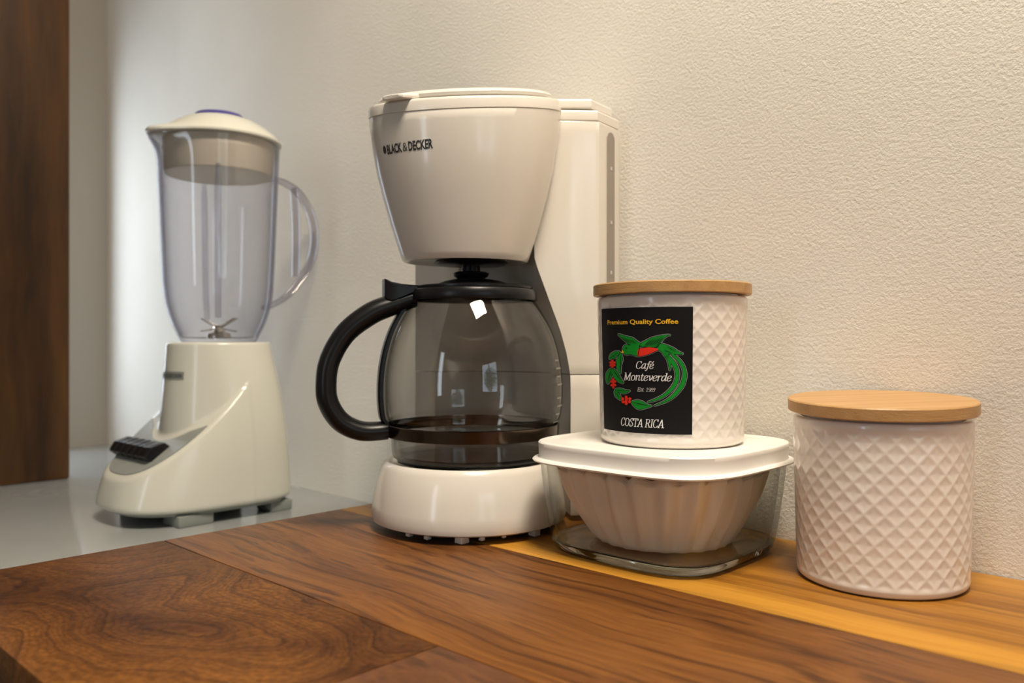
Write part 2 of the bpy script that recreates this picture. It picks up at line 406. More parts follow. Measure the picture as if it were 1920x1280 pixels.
M_JARP = clear('lavender_clear_plastic', (0.93, 0.925, 0.936), 0.035, 0.06, (0.34, 0.33, 0.39))
M_RIB = clear('lavender_thick_plastic', (0.86, 0.85, 0.88), 0.05, 0.06, (0.30, 0.29, 0.36))
M_CARAFE = clear('smoked_glass', (0.945, 0.94, 0.93), 0.04, 0.0, (0.35, 0.34, 0.32))
M_GLASS = clear('clear_glass', (0.985, 0.988, 0.98), 0.05, 0.0, (0.34, 0.37, 0.31))
def solid_glass(name, tint):
    m, nt, b = new_mat(name); b.inputs['Base Color'].default_value = (*tint, 1); b.inputs['Transmission Weight'].default_value = 1.0
    b.inputs['Roughness'].default_value = 0.0; b.inputs['IOR'].default_value = 1.5; return m
M_THICK = solid_glass('thick_glass', (0.90, 0.93, 0.88))
M_GAUGE = plain('smoky_gauge', (0.27, 0.235, 0.20), 0.25)
M_MARK = plain('pale_print', (0.55, 0.52, 0.48), 0.5)
M_MARK2 = plain('faint_print', (0.30, 0.28, 0.25), 0.5)
M_INK = plain('dark_print', (0.02, 0.022, 0.02), 0.5)
M_LBLACK = plain('label_black', (0.005, 0.005, 0.006), 0.6, spec=0.2)
M_LGREEN = plain('print_green', (0.005, 0.25, 0.02), 0.5, spec=0.2)
M_LRED = plain('print_red', (0.75, 0.03, 0.012), 0.5, spec=0.2)
M_LYEL = plain('print_yellow', (0.85, 0.48, 0.02), 0.5, spec=0.2)
M_LWHITE = plain('print_white', (0.85, 0.84, 0.82), 0.5, spec=0.2)
M_LGREY = plain('print_outline', (0.42, 0.44, 0.42), 0.5)
M_BAMBOO = wood('bamboo', [(0.30, (0.3666, 0.2000, 0.0756)), (0.5, (0.4680, 0.2720, 0.1092)), (0.72, (0.5304, 0.3280, 0.1428))], 'X', (6, 120), 0.1, 0.42, 0.3, 2.0)
M_DARKW = wood('dark_plank', [(0.28, (0.0504, 0.0156, 0.0035)), (0.45, (0.1344, 0.0462, 0.0083)), (0.56, (0.1949, 0.0722, 0.0126)), (0.74, (0.2822, 0.1154, 0.0196))], 'X', (2.2, 62), 0.45, 0.42, 0.40, 1.3, streak=0.5)
M_REDW = wood('reddish_plank', [(0.28, (0.0495, 0.0161, 0.0045)), (0.45, (0.1170, 0.0391, 0.0090)), (0.56, (0.1620, 0.0570, 0.0120)), (0.74, (0.2250, 0.0850, 0.0180))], 'X', (3.4, 50), 1.4, 0.42, 0.40, 6.3, streak=0.45)
M_LIGHTW = wood('light_plank', [(0.32, (0.2223, 0.0855, 0.0092)), (0.48, (0.3409, 0.1489, 0.0168)), (0.62, (0.4594, 0.2154, 0.0252)), (0.8, (0.5335, 0.2661, 0.0357))], 'X', (1.5, 36), 0.25, 0.42, 0.40, 4.1, streak=0.25, band=[(0.0, 0.70), (0.12, 0.66), (0.22, 0.43), (0.55, 0.38), (0.75, 0.47), (1.0, 0.54)])
M_BURL = burl('burl_plank')
M_PANELW = wood('brown_panel', [(0.28, (0.0127, 0.0052, 0.0013)), (0.45, (0.0478, 0.0189, 0.0038)), (0.6, (0.0829, 0.0344, 0.0059)), (0.75, (0.1211, 0.0528, 0.0092))], 'Z', (1.6, 17), 0.4, 0.45, 0.2, 8.0)

# ------------------------------------------------------------------ the room
WALL_Y, LEFT_X, RIGHT_X, FRONT_Y, CEIL = 0.558, -1.50, 2.20, -2.20, 2.55
def struct(name, me, mat, label):
    o = link(name, me, mat); return tag(o, label, name.split('_')[0], kind='structure')
struct('floor', box('floor', (0.35, -0.82, -0.05), (3.9, 2.96, 0.1)), M_FLOOR, 'brown floor of the kitchen')
struct('ceiling', box('ceiling', (0.35, -0.82, CEIL+0.05), (3.9, 2.96, 0.1)), M_WALL, 'white ceiling of the kitchen')
struct('wall_back', box('wall_back', (0.35, WALL_Y+0.05, CEIL/2), (3.9, 0.1, CEIL)), M_PLASTER, 'rough cream plastered wall behind the appliances')

def wall_with_hole(name, axis, pos, thick, lo, hi, hole, mat, label):
    """wall along y (axis x) or along x (axis y) with one window opening (u0, u1, z0, z1)"""
    u0, u1, z0, z1 = hole; bm = bmesh.new()
    for (a, b, c, d) in ((lo, u0, 0, CEIL), (u1, hi, 0, CEIL), (u0, u1, 0, z0), (u0, u1, z1, CEIL)):
        ce = ((a+b)/2, (c+d)/2); s = (b-a, d-c)
        if axis == 'x': box_bm(bm, (pos, ce[0], ce[1]), (thick, s[0], s[1]))
        else: box_bm(bm, (ce[0], pos, ce[1]), (s[0], thick, s[1]))
    me = bpy.data.meshes.new(name); bm.to_mesh(me); bm.free()
    return struct(name, me, mat, label)
wall_with_hole('wall_left', 'x', LEFT_X-0.06, 0.12, FRONT_Y, WALL_Y, (-0.01, 0.495, CT+0.02, CT+0.57), M_WALL_SIDE, 'side wall beside the brown panel, shade put into its colour')
wall_with_hole('wall_right', 'x', RIGHT_X+0.06, 0.12, FRONT_Y, WALL_Y, (-1.30, -0.20, CT, CT+1.1), M_WALL, 'white wall with the garden window')
wall_with_hole('wall_front', 'y', FRONT_Y-0.06, 0.12, LEFT_X, RIGHT_X, (-0.36, -0.08, CT-0.1, CT+1.35), M_WALL, 'white wall with the narrow window')
def window(name, axis, pos, u0, u1, z0, z1, nu, nz, label):
    root = empty(name, (0, 0, 0)); tag(root, label, 'window', kind='structure')
    def bar(nm, a, b, c, d):
        ce = ((a+b)/2, (c+d)/2); s = (b-a, d-c)
        me = box(nm, (pos, ce[0], ce[1]) if axis == 'x' else (ce[0], pos, ce[1]), (0.05, s[0], s[1]) if axis == 'x' else (s[0], 0.05, s[1]), 0.004, 1)
        link(nm, me, M_PANELW, root)
    w = 0.035
    bar('window_frame', u0, u0+w, z0, z1); bar('window_frame', u1-w, u1, z0, z1)
    bar('window_frame', u0+w, u1-w, z0, z0+w); bar('window_frame', u0+w, u1-w, z1-w, z1)
    for k in range(1, nu): c = u0+(u1-u0)*k/nu; bar('window_bar', c-0.01, c+0.01, z0+w, z1-w)
    for k in range(1, nz): c = z0+(z1-z0)*k/nz; bar('window_bar', u0+w, u1-w, c-0.01, c+0.01)
window('window_1', 'x', LEFT_X-0.085, -0.01, 0.495, CT+0.02, CT+0.57, 1, 1, 'side window hidden behind the brown panel')
window('window_2', 'x', RIGHT_X+0.06, -1.30, -0.20, CT, CT+1.1, 2, 1, 'garden window in the far wall')
window('window_3', 'y', FRONT_Y-0.06, -0.36, -0.08, CT-0.1, CT+1.35, 1, 1, 'tall narrow window')
def outside_tree(x, y, h, seed, label):
    rnd = random.Random(seed); t = empty('garden_tree', (x, y, 0)); tag(t, label, 'tree', 'trees outside the garden window')
    link('trunk', tube('trunk', [(0, 0, 0), (0.03, 0.02, h*0.35), (-0.02, 0.03, h*0.75)], [(0.09, 0.09), (0.07, 0.07), (0.03, 0.03)], 10), M_PANELW, t)
    V = []; F = []
    for k in range(900):
        d = Vector((rnd.gauss(0, 1), rnd.gauss(0, 1), rnd.gauss(0, 1))).normalized()*(rnd.random()**0.4)
        c = Vector((d.x*0.75, d.y*0.75, h*0.68+d.z*h*0.30)); a = Vector((rnd.gauss(0, 1), rnd.gauss(0, 1), rnd.gauss(0, 1))).normalized(); b = a.orthogonal().normalized()
        i = len(V); V += [c-a*0.07, c+b*0.03, c+a*0.07, c-b*0.03]; F.append((i, i+1, i+2, i+3))
    me = bpy.data.meshes.new('foliage'); me.from_pydata([tuple(v) for v in V], [], F)
    f = link('foliage', me, M_LEAF, t, ang=None); f['kind'] = 'stuff'
outside_tree(4.2, -1.45, 2.4, 3, 'leafy green tree seen through the garden window')
outside_tree(4.8, 0.2, 2.9, 4, 'taller leafy green tree further off beyond the garden window')
# ceiling lamp housing round the light
lr = empty('ceiling_lamp', (0.06, 0.16, CT+1.40)); tag(lr, 'square white ceiling lamp over the worktop', 'lamp')
link('lamp_housing', box('lamp_housing', (0, 0, 0.125), (0.36, 0.36, 0.25), 0.01), M_LIDW, lr)

# ------------------------------------------------------------------ worktops
FRONT_EDGE, WOOD_L, WOOD_R = 0.1125, -0.577, 0.50
gt = link('grey_worktop', box('grey_worktop', ((-1.5+0.5)/2, (0.12+WALL_Y)/2, CT-0.06), (2.0, WALL_Y-0.12, 0.04), 0.003), M_GREYTOP)
tag(gt, 'smooth grey worktop under the blender', 'worktop')
cb = empty('base_cabinet', (-0.5, 0.34, 0)); tag(cb, 'dark wooden base cabinet under the worktops', 'cabinet')
link('body', box('body', (0, 0.02, (CT-0.08)/2), (1.98, 0.36, CT-0.08)), M_PANELW, cb)
for k in range(4):
    dr = link('door', box('door', (-0.7425+k*0.495, -0.172, 0.45), (0.485, 0.02, 0.70), 0.003), M_PANELW, cb)
    link('handle', box('handle', (-0.7425+k*0.495+0.2, -0.195, 0.60), (0.012, 0.025, 0.14), 0.004), M_STEEL, dr)

wt = empty('wooden_worktop', (0, 0, CT)); tag(wt, 'thick brown wooden worktop of joined planks with a burl', 'worktop')
def plank(x0, x1, y0, y1, mat, lab=None):
    c = ((x0+x1)/2, (y0+y1)/2)
    me = box('plank', (0, 0, 0), (x1-x0-0.0003, y1-y0-0.0003, 0.0398), 0.0009, 2)
    o = link('plank', me, mat, wt, (c[0], c[1], -0.0200))
    if lab: o['label'] = lab
plank(WOOD_L, -0.285, FRONT_EDGE, 0.252, M_BURL, 'dark burl plank with swirling grain')
plank(-0.285, WOOD_R, FRONT_EDGE, 0.252, M_REDW)
plank(WOOD_L, WOOD_R, 0.252, 0.400, M_DARKW)
plank(WOOD_L, WOOD_R, 0.400, WALL_Y-0.001, M_LIGHTW, 'pale golden plank along the wall')

# tall brown panel
pn = link('wood_panel', box('wood_panel', (-1.18, (0.10+0.385)/2, CT-0.04+0.80), (0.035, 0.285, 1.60), 0.003), M_PANELW)
tag(pn, 'tall dark brown wooden panel standing beside the blender', 'panel')

# ------------------------------------------------------------------ canisters
CAN_H, CAN_R0, CAN_R1 = 0.0955, 0.0470, 0.0493
def can_r(z): return CAN_R0+(CAN_R1-CAN_R0)*min(1, max(0, z/CAN_H))
def canister_mesh():
    na, D, ph, n = 28, 0.00042, 0.0113, 28*14
    zs = [0.0, 0.0003, 0.0010, 0.0022, 0.0038]
    k = 0
    while 0.0045+k*0.0008 < 0.0925: zs.append(0.0045+k*0.0008); k += 1
    R = []
    def ring(z, inset, pat):
        out = []
        for j in range(n):
            t = 2*PI*j/n; r = can_r(z)-inset
            if pat > 0:
                u = na*j/n; v = (z-0.0060)/ph
                fp = (u+v) % 1.0; fq = (u-v) % 1.0
                e = max(abs(2*fp-1), abs(2*fq-1))
                r -= pat*D*(1-e**2.4)
            out.append((r*cos(t), r*sin(t), z))
        return out
    for z in zs:
        ins = {0.0: 0.004, 0.0003: 0.0027, 0.0010: 0.0014, 0.0022: 0.0005, 0.0038: 0.0}.get(z, 0.0)
        R.append(ring(z, ins, sstep(0.0045, 0.0075, z)*(1-sstep(0.0885, 0.0915, z))))
    for z, i in ((0.0935, 0), (0.0945, 0.0003), (0.0952, 0.0009), (0.0955, 0.0018), (0.0955, 0.0045), (0.090, 0.0048)):
        R.append(ring(z, i, 0))
    return rings_mesh('canister_body', R)
can_me = canister_mesh(); smooth(can_me, 60); can_me.materials.append(M_CERAMIC)
lid_me = lathe('canister_lid', [(0.0, 0.0968), (0.0514, 0.0968), (0.0520, 0.0974), (0.0520, 0.1034), (0.0514, 0.1041), (0.0, 0.1041)], 128, cap0=False, cap1=False)
smooth(lid_me, 35); lid_me.materials.append(M_BAMBOO)
plug_me = lathe('lid_plug', [(0.0, 0.091), (0.0425, 0.091), (0.0432, 0.0968), (0.0, 0.0968)], 64, cap0=False, cap1=False)
smooth(plug_me); plug_me.materials.append(M_LIDW)
def canister(x, y, z, rz, label, lidrz):
    o = empty('canister', (x, y, z), 0.0)
    tag(o, label, 'canister', 'diamond patterned storage canisters')
    b = bpy.data.objects.new('body', can_me); COL.objects.link(b); b.parent = o; b.rotation_euler.z = rz
    l = bpy.data.objects.new('lid', lid_me); COL.objects.link(l); l.parent = o; l.rotation_euler.z = lidrz
    l['label'] = 'round bamboo lid'
    p = bpy.data.objects.new('lid_plug', plug_me); COL.objects.link(p); p.parent = l
    return o
def place(px, Z):
    lat = (px-960)/FPX*Z; p = FW*Z+RT*lat; return p.x, p.y
J2 = place(1650.5, 0.4880); J1 = place(1258.5, 0.5500)
LID_TOP = 0.0735
can2 = canister(J2[0], J2[1], CT, 0.05, 'white diamond patterned canister standing directly on the wooden worktop', 0.9)
can1 = canister(J1[0], J1[1], CT+LID_TOP, 0.0, 'white diamond patterned canister with a black coffee label, on the glass dish', -0.3)

# the lid of the lower canister sits a little askew: its far edge is raised
for c_ in can2.children:
    if c_.name.startswith('lid'):
        piv = Vector((-J2[0], -J2[1], 0)).normalized()*0.050+Vector((0, 0, 0.0968)); ax = Vector((-piv.y, piv.x, 0)).normalized()
        c_.matrix_local = Matrix.Translation(piv) @ Matrix.Rotation(math.radians(2.4), 4, ax) @ Matrix.Translation(-piv) @ Matrix.Rotation(0.9, 4, 'Z')

# label on the upper canister, laid out in arc length s (metres, from the side facing the camera) and height z
A0 = math.atan2(-J1[1], -J1[0])
LOFF = 0.0003
def lab(s, z, off):
    r = can_r(z)+LOFF+off; a = A0+s/CAN_R1; return (r*cos(a), r*sin(a), z)
def crop_to_sz(X, Y):
    """drawing coordinates of the label artwork -> arc length and height on the canister"""
    px = 1120+X/4.921; py = 560+Y/4.923
    d = FW+RT*((px-960)/FPX)+Vector((0, 0, -(py-640)/FPX)); C = Vector((J1[0], J1[1]))
    d2 = Vector((d.x, d.y)); r = CAN_R1
    a = d2.dot(d2); b = -2*d2.dot(C); c = C.dot(C)-r*r
    disc = max(b*b-4*a*c, 0); t = (-b-math.sqrt(disc))/(2*a)
    h = d2*t-C; s = (math.atan2(h.y, h.x)-A0)
    s = (s+PI) % (2*PI)-PI
    return s*r, EYE+d.z*t-LID_TOP
cl = [crop_to_sz(*p) for p in ((35, 95), (876, 73), (45, 1205), (890, 1250))]
LS0, LS1 = (cl[0][0]+cl[2][0])/2, (cl[1][0]+cl[3][0])/2
LZ1, LZ0 = (cl[0][1]+cl[1][1])/2, (cl[2][1]+cl[3][1])/2
print('label', LS0, LS1, LZ0, LZ1, [tuple(round(v, 4) for v in c) for c in cl])
lv = []; lf = []
ns = 48
for k in range(ns+1):
    s = LS0+(LS1-LS0)*k/ns
    lv += [lab(s, LZ0, 0), lab(s, LZ1, 0), lab(s, LZ0, -0.0002), lab(s, LZ1, -0.0002)]
for k in range(ns):
    a = 4*k; b = a+4
    lf += [(a, b, b+1, a+1), (a+2, a+3, b+3, b+2), (a, a+2, b+2, b), (a+1, b+1, b+3, a+3)]
lf += [(0, 1, 3, 2), (4*ns, 4*ns+2, 4*ns+3, 4*ns+1)]
label_o = link('label', mesh('label', lv, lf), M_LBLACK, can1, ang=30); label_o['label'] = 'black printed coffee label'
def lab_text(body, X0, X1, Y, cap, mat, shear=0.0, bold=0.0, nib=None):
    (s0, z0), (s1, z1) = crop_to_sz(X0, Y), crop_to_sz(X1, Y)
    zc = crop_to_sz((X0+X1)/2, Y)[1]; zt = crop_to_sz((X0+X1)/2, Y-cap)[1]
    V, F = serif_text(body, shear, nib) if nib else flat_text(body, shear, bold)
    V = fit(V, s0, s1, zc, zt-zc)
    link('lettering', wrap('lettering', V, F, lambda s, z: lab(s, z, 0.00035)), mat, label_o, ang=None)
lab_text('Premium Quality Coffee', 97, 747, 231, 44, M_LYEL, 0.0, 0.022)
lab_text('Café', 354, 524, 645, 66, M_LWHITE, 0.2, 0, (0.054, 0.026))
lab_text('Monteverde', 236, 688, 757, 70, M_LWHITE, 0.2, 0, (0.054, 0.026))
lab_text('Est. 1989', 363, 532, 857, 36, M_LWHITE, 0.2, 0, (0.040, 0.024))
lab_text('COSTA RICA', 206, 614, 1184, 72, M_LWHITE, 0.2, 0, (0.056, 0.028))

def poly_sz(P, off=0.0, closed=True, n=5, curve=True):
    Q = [Vector((p[0], p[1], 0)) for p in P]
    if curve: Q = catmull(Q, n, True)
    if off:
        area = sum(Q[i].x*Q[(i+1) % len(Q)].y-Q[(i+1) % len(Q)].x*Q[i].y for i in range(len(Q)))
        sg = 1 if area > 0 else -1; out = []
        for i in range(len(Q)):
            a = (Q[i]-Q[i-1]); b = (Q[(i+1) % len(Q)]-Q[i])
            na = Vector((a.y, -a.x, 0)); nb = Vector((b.y, -b.x, 0))
            nn = na.normalized()+nb.normalized()
            if nn.length < 1e-6: nn = na
            out.append(Q[i]+nn.normalized()*(off*sg))
        Q = out
    return [crop_to_sz(q.x, q.y) for q in Q]
def fill(P):
    T = tessellate_polygon([[Vector((x, y, 0)) for x, y in P]]); return P, [tuple(t) for t in T]
def print_shapes(name, shapes, mat, layer):
    V = []; F = []
    for P in shapes:
        v, f = fill(P); F += [tuple(i+len(V) for i in t) for t in f]; V += v
    return link(name, wrap(name, V, F, lambda s, z: lab(s, z, layer)), mat, label_o, ang=None)
def lens(X0, Y0, X1, Y1, w):
    a = Vector((X0, Y0)); b = Vector((X1, Y1)); d = b-a; nrm = Vector((-d.y, d.x)).normalized()*w
    return [a, a+d*0.3+nrm, a+d*0.7+nrm*0.8, b, a+d*0.7-nrm*0.8, a+d*0.3-nrm]
HEAD = [(238, 494), (231, 470), (240, 440), (265, 424), (300, 430), (340, 416), (385, 405), (402, 420), (386, 445), (374, 470), (369, 527), (340, 521), (300, 510), (270, 516), (248, 508)]
WING_A = [(193, 327), (260, 346), (320, 360), (355, 384), (378, 405), (345, 413), (318, 428), (285, 416), (250, 385), (218, 358)]
WING_B = [(672, 334), (620, 334), (560, 345), (500, 360), (450, 384), (410, 405), (390, 437), (440, 442), (500, 445), (545, 440), (577, 408), (610, 370), (640, 346)]
RUMP = [(548, 448), (580, 415), (630, 425), (690, 448), (725, 468), (740, 482), (792, 508), (735, 511), (690, 507), (640, 508), (600, 488), (566, 474)]
TAIL_OUT = [(675, 490), (730, 530), (780, 578), (815, 645), (824, 720), (803, 800), (752, 870), (680, 930), (600, 965), (520, 987), (600, 952), (668, 908), (728, 846), (774, 772), (792, 700), (783, 640), (745, 578), (690, 525)]
TAIL_IN = [(600, 475), (665, 525), (722, 590), (752, 660), (754, 722), (736, 790), (690, 850), (620, 902), (540, 938), (456, 955), (536, 922), (606, 884), (668, 828), (708, 768), (722, 700), (708, 640), (668, 580), (610, 515)]
TAIL_S = [(572, 472), (612, 508), (640, 556), (657, 610), (667, 662), (678, 602), (668, 546), (640, 500)]
BELLY = [(376, 466), (420, 455), (480, 447), (535, 455), (563, 468), (520, 490), (460, 514), (410, 526), (372, 525)]
LEAVES = [[(104, 556), (118, 512), (158, 486), (204, 490), (178, 530), (142, 551)], [(216, 500), (227, 560), (212, 622), (204, 690), (177, 640), (170, 582), (190, 530)],
          [(122, 643), (85, 670), (68, 722), (84, 785), (110, 742), (126, 690)], [(133, 642), (172, 670), (206, 728), (232, 780), (175, 757), (142, 722), (128, 682)],
          [(153, 836), (200, 828), (250, 843), (293, 850), (250, 871), (200, 868)], [(149, 846), (149, 890), (170, 914), (206, 934), (197, 890), (180, 864)],
          [(306, 955), (350, 937), (402, 945), (450, 974), (497, 989), (440, 1010), (382, 1022), (340, 1002)]]
BIRD = [HEAD, WING_A, WING_B, RUMP, TAIL_OUT, TAIL_IN, TAIL_S]
print_shapes('bird_outline', [poly_sz(P, 9) for P in BIRD+[BELLY]], M_LGREY, 0.00008)
print_shapes('bird_black_gap', [poly_sz(P, 5.5) for P in BIRD+[BELLY]], M_LBLACK, 0.00014)  # black print between the bird and its grey outline
print_shapes('bird_print', [poly_sz(P) for P in BIRD], M_LGREEN, 0.00022)
print_shapes('bird_breast', [poly_sz(BELLY)], M_LRED, 0.00034)
print_shapes('leaf_outline', [poly_sz(P, 8) for P in LEAVES], M_LGREY, 0.00009)
print_shapes('leaf_black_gap', [poly_sz(P, 4.5) for P in LEAVES], M_LBLACK, 0.00015)  # black print between each leaf and its grey outline
print_shapes('leaf_print', [poly_sz(P) for P in LEAVES], M_LGREEN, 0.00024)
veins = [lens(112, 548, 190, 495, 2.5), lens(212, 520, 204, 670, 3), lens(122, 655, 84, 770, 3), lens(138, 655, 222, 768, 3), lens(165, 842, 275, 853, 2.5), lens(156, 858, 196, 922, 3), lens(318, 957, 478, 990, 3.5)]
for k in range(5): veins.append(lens(222+k*24, 352+k*6, 292+k*17, 412+k*0.5, 2.6))
for k in range(6): veins.append(lens(430+k*22, 440-k*1, 500+k*24, 368-k*6, 3.0))
veins += [lens(372, 528, 392, 440, 4), lens(398, 420, 385, 450, 4), lens(548, 448, 577, 410, 4), lens(610, 470, 700, 505, 3), lens(640, 440, 730, 490, 3)]
print_shapes('feather_lines', [poly_sz(P) for P in veins], M_LBLACK, 0.00042)
def circ(X, Y, r, n=12): return [crop_to_sz(X+r*cos(2*PI*k/n), Y+r*sin(2*PI*k/n)) for k in range(n)]
print_shapes('bird_eye', [circ(266, 455, 8)], M_LBLACK, 0.00044)
print_shapes('bird_beak', [poly_sz([(216, 496), (232, 474), (244, 492), (238, 500)], curve=False)], M_LYEL, 0.00046)
ber = []; 
for cx, cy, rr, w, h in ((135, 600, 12.5, 20, 27), (139, 779, 13, 19, 36), (258, 937, 15, 34, 30)):
    for (a, b) in ((0, 0), (-1, -.45), (1, -.45), (-.9, .5), (.9, .45), (0, -1), (0, 1), (-.1, .45), (.1, -.5)):
        ber.append((cx+a*w, cy+b*h, rr))
print_shapes('berry_black_rim', [circ(x, y, r+3) for x, y, r in ber], M_LBLACK, 0.00018)  # black printed rim round each berry
for i, (x, y, r) in enumerate(ber):
    print_shapes('berry_print', [circ(x, y, r-1)], M_LRED, 0.00030+0.00001*(i % 9))

# ------------------------------------------------------------------ glass dish with its lid and the paper filters
DX, DY = -0.3075, 0.4735
dish = empty('glass_dish', (DX, DY, CT)); tag(dish, 'square clear glass food dish holding paper coffee filters', 'dish')
def sq(a, z, n=4.0): return superell(a, a, n, 0, 0, z, 160)
outer = [(0.0632, 0.0080), (0.0638, 0.011), (0.0655, 0.022), (0.0678, 0.040), (0.0694, 0.0565), (0.0700, 0.0585), (0.0700, 0.0615)]
inner = [(0.0672, 0.0615), (0.0662, 0.0565), (0.0646, 0.040), (0.0625, 0.022), (0.0610, 0.013), (0.0600, 0.0092), (0.0600, 0.0080)]
gb = link('glass_body', rings_mesh('glass_body', [sq(a, z) for a, z in outer+inner+outer[:1]], False, False), M_GLASS, dish)
link('glass_base', rings_mesh('glass_base', [sq(a, z) for a, z in [(0.048, 0.0012), (0.0545, 0.0004), (0.0580, 0.0004), (0.0606, 0.0016), (0.0622, 0.0042), (0.0631, 0.0074), (0.0626, 0.0079), (0.0600, 0.0079), (0.0560, 0.0072), (0.050, 0.0070)]]), M_THICK, dish)
lidr = empty('dish_lid', (DX, DY, CT)); tag(lidr, 'white square plastic lid with rounded corners closing the glass dish', 'lid')
lp = [(0.0708, 0.0598), (0.0724, 0.0602), (0.0730, 0.0612), (0.0722, 0.0622), (0.0698, 0.0628), (0.0694, 0.0636), (0.0696, 0.0700), (0.0697, 0.0724), (0.0692, 0.0732), (0.0682, 0.0736), (0.0660, 0.0737), (0.0640, 0.0731), (0.0610, 0.0729), (0.0580, 0.0733), (0.0560, LID_TOP-0.0001), (0.02, LID_TOP-0.0001)]
link('cover', rings_mesh('cover', [sq(a*1.025, z, 3.8) for a, z in lp]), M_LIDW, lidr, ang=38)
NF = 24
def filter_mesh(dz, jit, lay):
    rnd = random.Random(jit); seg = NF*10; R = []
    ph = [rnd.uniform(-0.25, 0.25) for _ in range(NF)]; am = [rnd.uniform(0.65, 1.25) for _ in range(NF)]
    tilt = rnd.uniform(-1, 1)
    for t in [i/16 for i in range(17)]:
        ring = []
        for j in range(seg):
            a = 2*PI*j/seg; k = int(j/10) % NF; f = (j % 10)/10
            A = am[k]*(1-f)+am[(k+1) % NF]*f; P = ph[k]*(1-f)+ph[(k+1) % NF]*f
            rb = 0.0445+0.0172*(t**0.85)+0.0015*sin(PI*t)-0.0009*lay
            w = sin(NF*a+P*2+0.6*t*sin(3*a))
            r = rb*(1+0.12*t*sin(2*a)**2)+0.0034*A*(0.25+0.75*min(1, t*1.6))*w
            z = 0.0084+dz+0.0465*t*(1-0.02*w)
            if t > 0.8: z += (t-0.8)*0.014*(sin(NF*a+P)+0.5*sin(5*a+jit))
            ring.append((r*cos(a), r*sin(a), min(z, 0.0597)))
        R.append(ring)
    bm_ = rings_mesh('coffee_filter', R, True, False)
    return bm_
for k in range(4):
    o = link('coffee_filter', filter_mesh(0.0011*k, 11, k), M_PAPER, None, (DX, DY, CT), ang=60)
    md = o.modifiers.new('thickness', 'SOLIDIFY'); md.thickness = 0.00015
    tag(o, 'white fluted paper coffee filter nested in the stack inside the glass dish', 'coffee filter', 'paper coffee filters in the glass dish')

# ------------------------------------------------------------------ coffee maker
CX, CY = -0.4624, 0.4367
cmk = empty('coffee_maker', (CX, CY, CT)); tag(cmk, 'white drip coffee maker with a round brewing head', 'coffee maker')
ux = Vector((0.688, 0.7254)); uy = Vector((-0.7254, 0.688))         # to the right and away from the camera, seen from here
def fr(a, b): return ux*a+uy*b
# base
link('base', lathe('base', [(0.050, 0.0058), (0.071, 0.0052), (0.0738, 0.0066), (0.0747, 0.0105), (0.0738, 0.018), (0.0722, 0.028), (0.0698, 0.038), (0.0670, 0.0455), (0.0655, 0.0485), (0.0636, 0.0500), (0.0610, 0.0498), (0.0600, 0.0490), (0.02, 0.0490)], 128, (0.002, 0.002)), M_WHITE, cmk)
link('warming_plate', lathe('warming_plate', [(0.0, 0.0491), (0.0575, 0.0491), (0.0580, 0.0497), (0.0575, 0.0503), (0.0, 0.0503)], 96, (0.004, 0.004), cap0=False, cap1=False), M_BLACK, cmk)
link('underside', lathe('underside', [(0.03, 0.0035), (0.066, 0.0035), (0.068, 0.0062), (0.03, 0.0064)], 96, (0.002, 0.002)), M_BLACK, cmk)
for a, w, zz in ((-112, 0.0030, 0.0030), (-84, 0.0042, 0.0018), (-70, 0.0042, 0.0016), (-48, 0.0075, 0.0003), (-36, 0.0036, 0.0018), (-22, 0.0030, 0.0026), (2, 0.0065, 0.0003), (120, 0.008, 0.0003), (170, 0.008, 0.0003)):
    r = math.radians(a)
    link('foot', box('foot', (0.002+0.0655*cos(r), 0.002+0.0655*sin(r), (zz+0.007)/2), (w, w, 0.007-zz), 0.0005, 1), M_WHITE, cmk)
# tower wrapped round the carafe
def tower_ring(z, Rr, rc=0.004):
    c0 = Vector((0.003, 0.003)); P = []
    ly = 0.030
    xl = -math.sqrt(max(Rr*Rr-(ly-c0.y)**2, 1e-6))+c0.x
    aL = math.atan2(ly-c0.y, xl-c0.x)
    b0 = (c0*-1).dot(ux); hit = None
    # where the recess meets the chamfered flank (line through the origin along ux)
    t = c0.dot(ux)+math.sqrt(max(Rr*Rr-(c0.length_squared-c0.dot(ux)**2), 1e-6)); H = ux*t
    aR = math.atan2(H.y-c0.y, H.x-c0.x)
    P.append((-0.096, ly)); P.append(((-0.096+xl)/2, ly))
    P.append((xl-0.001, ly))
    n = 36
    for k in range(n+1):
        a = aL+(aR-aL)*k/n; P.append((c0.x+Rr*cos(a), c0.y+Rr*sin(a)))
    P += [tuple(H+ux*0.0008)]
    B = ux*0.103; P += [tuple(ux*((t+0.103)/2)), tuple(B-ux*0.0015), (B.x+0.0002, B.y+0.0015)]
    P += [(0.0665, 0.108), (0.064, 0.1125), (0.060, 0.1135), (-0.090, 0.1135), (-0.0945, 0.1125), (-0.0965, 0.109), (-0.0975, 0.105), (-0.0978, 0.034), (-0.0975, 0.0315)]
    return [(p[0], p[1], z) for p in P]
REC = [(0.0, 0.0775), (0.112, 0.0775), (0.130, 0.0745), (0.150, 0.0690), (0.170, 0.0615), (0.185, 0.0560), (0.200, 0.0505), (0.206, 0.049), (0.32, 0.049)]
def tower(name, z0, z1, n=24):
    e = 0.0006; zz = [z0]+[z0+e+(z1-z0-2*e)*k/n for k in range(n+1)]+[z1]
    R = []
    for i, z in enumerate(zz):
        ring = tower_ring(z, lerp_tab(REC, z))
        if i in (0, len(zz)-1): ring = [(x*0.9955-0.00003, 0.07+(y-0.07)*0.992, z) for x, y, z in ring]
        R.append(ring)
    me = rings_mesh(name, R)
    return link(name, me, M_WHITE, cmk, ang=30)
tower('lower_tower', 0.0045, 0.1138, 10); up_t = tower('upper_tower', 0.1144, 0.3115)
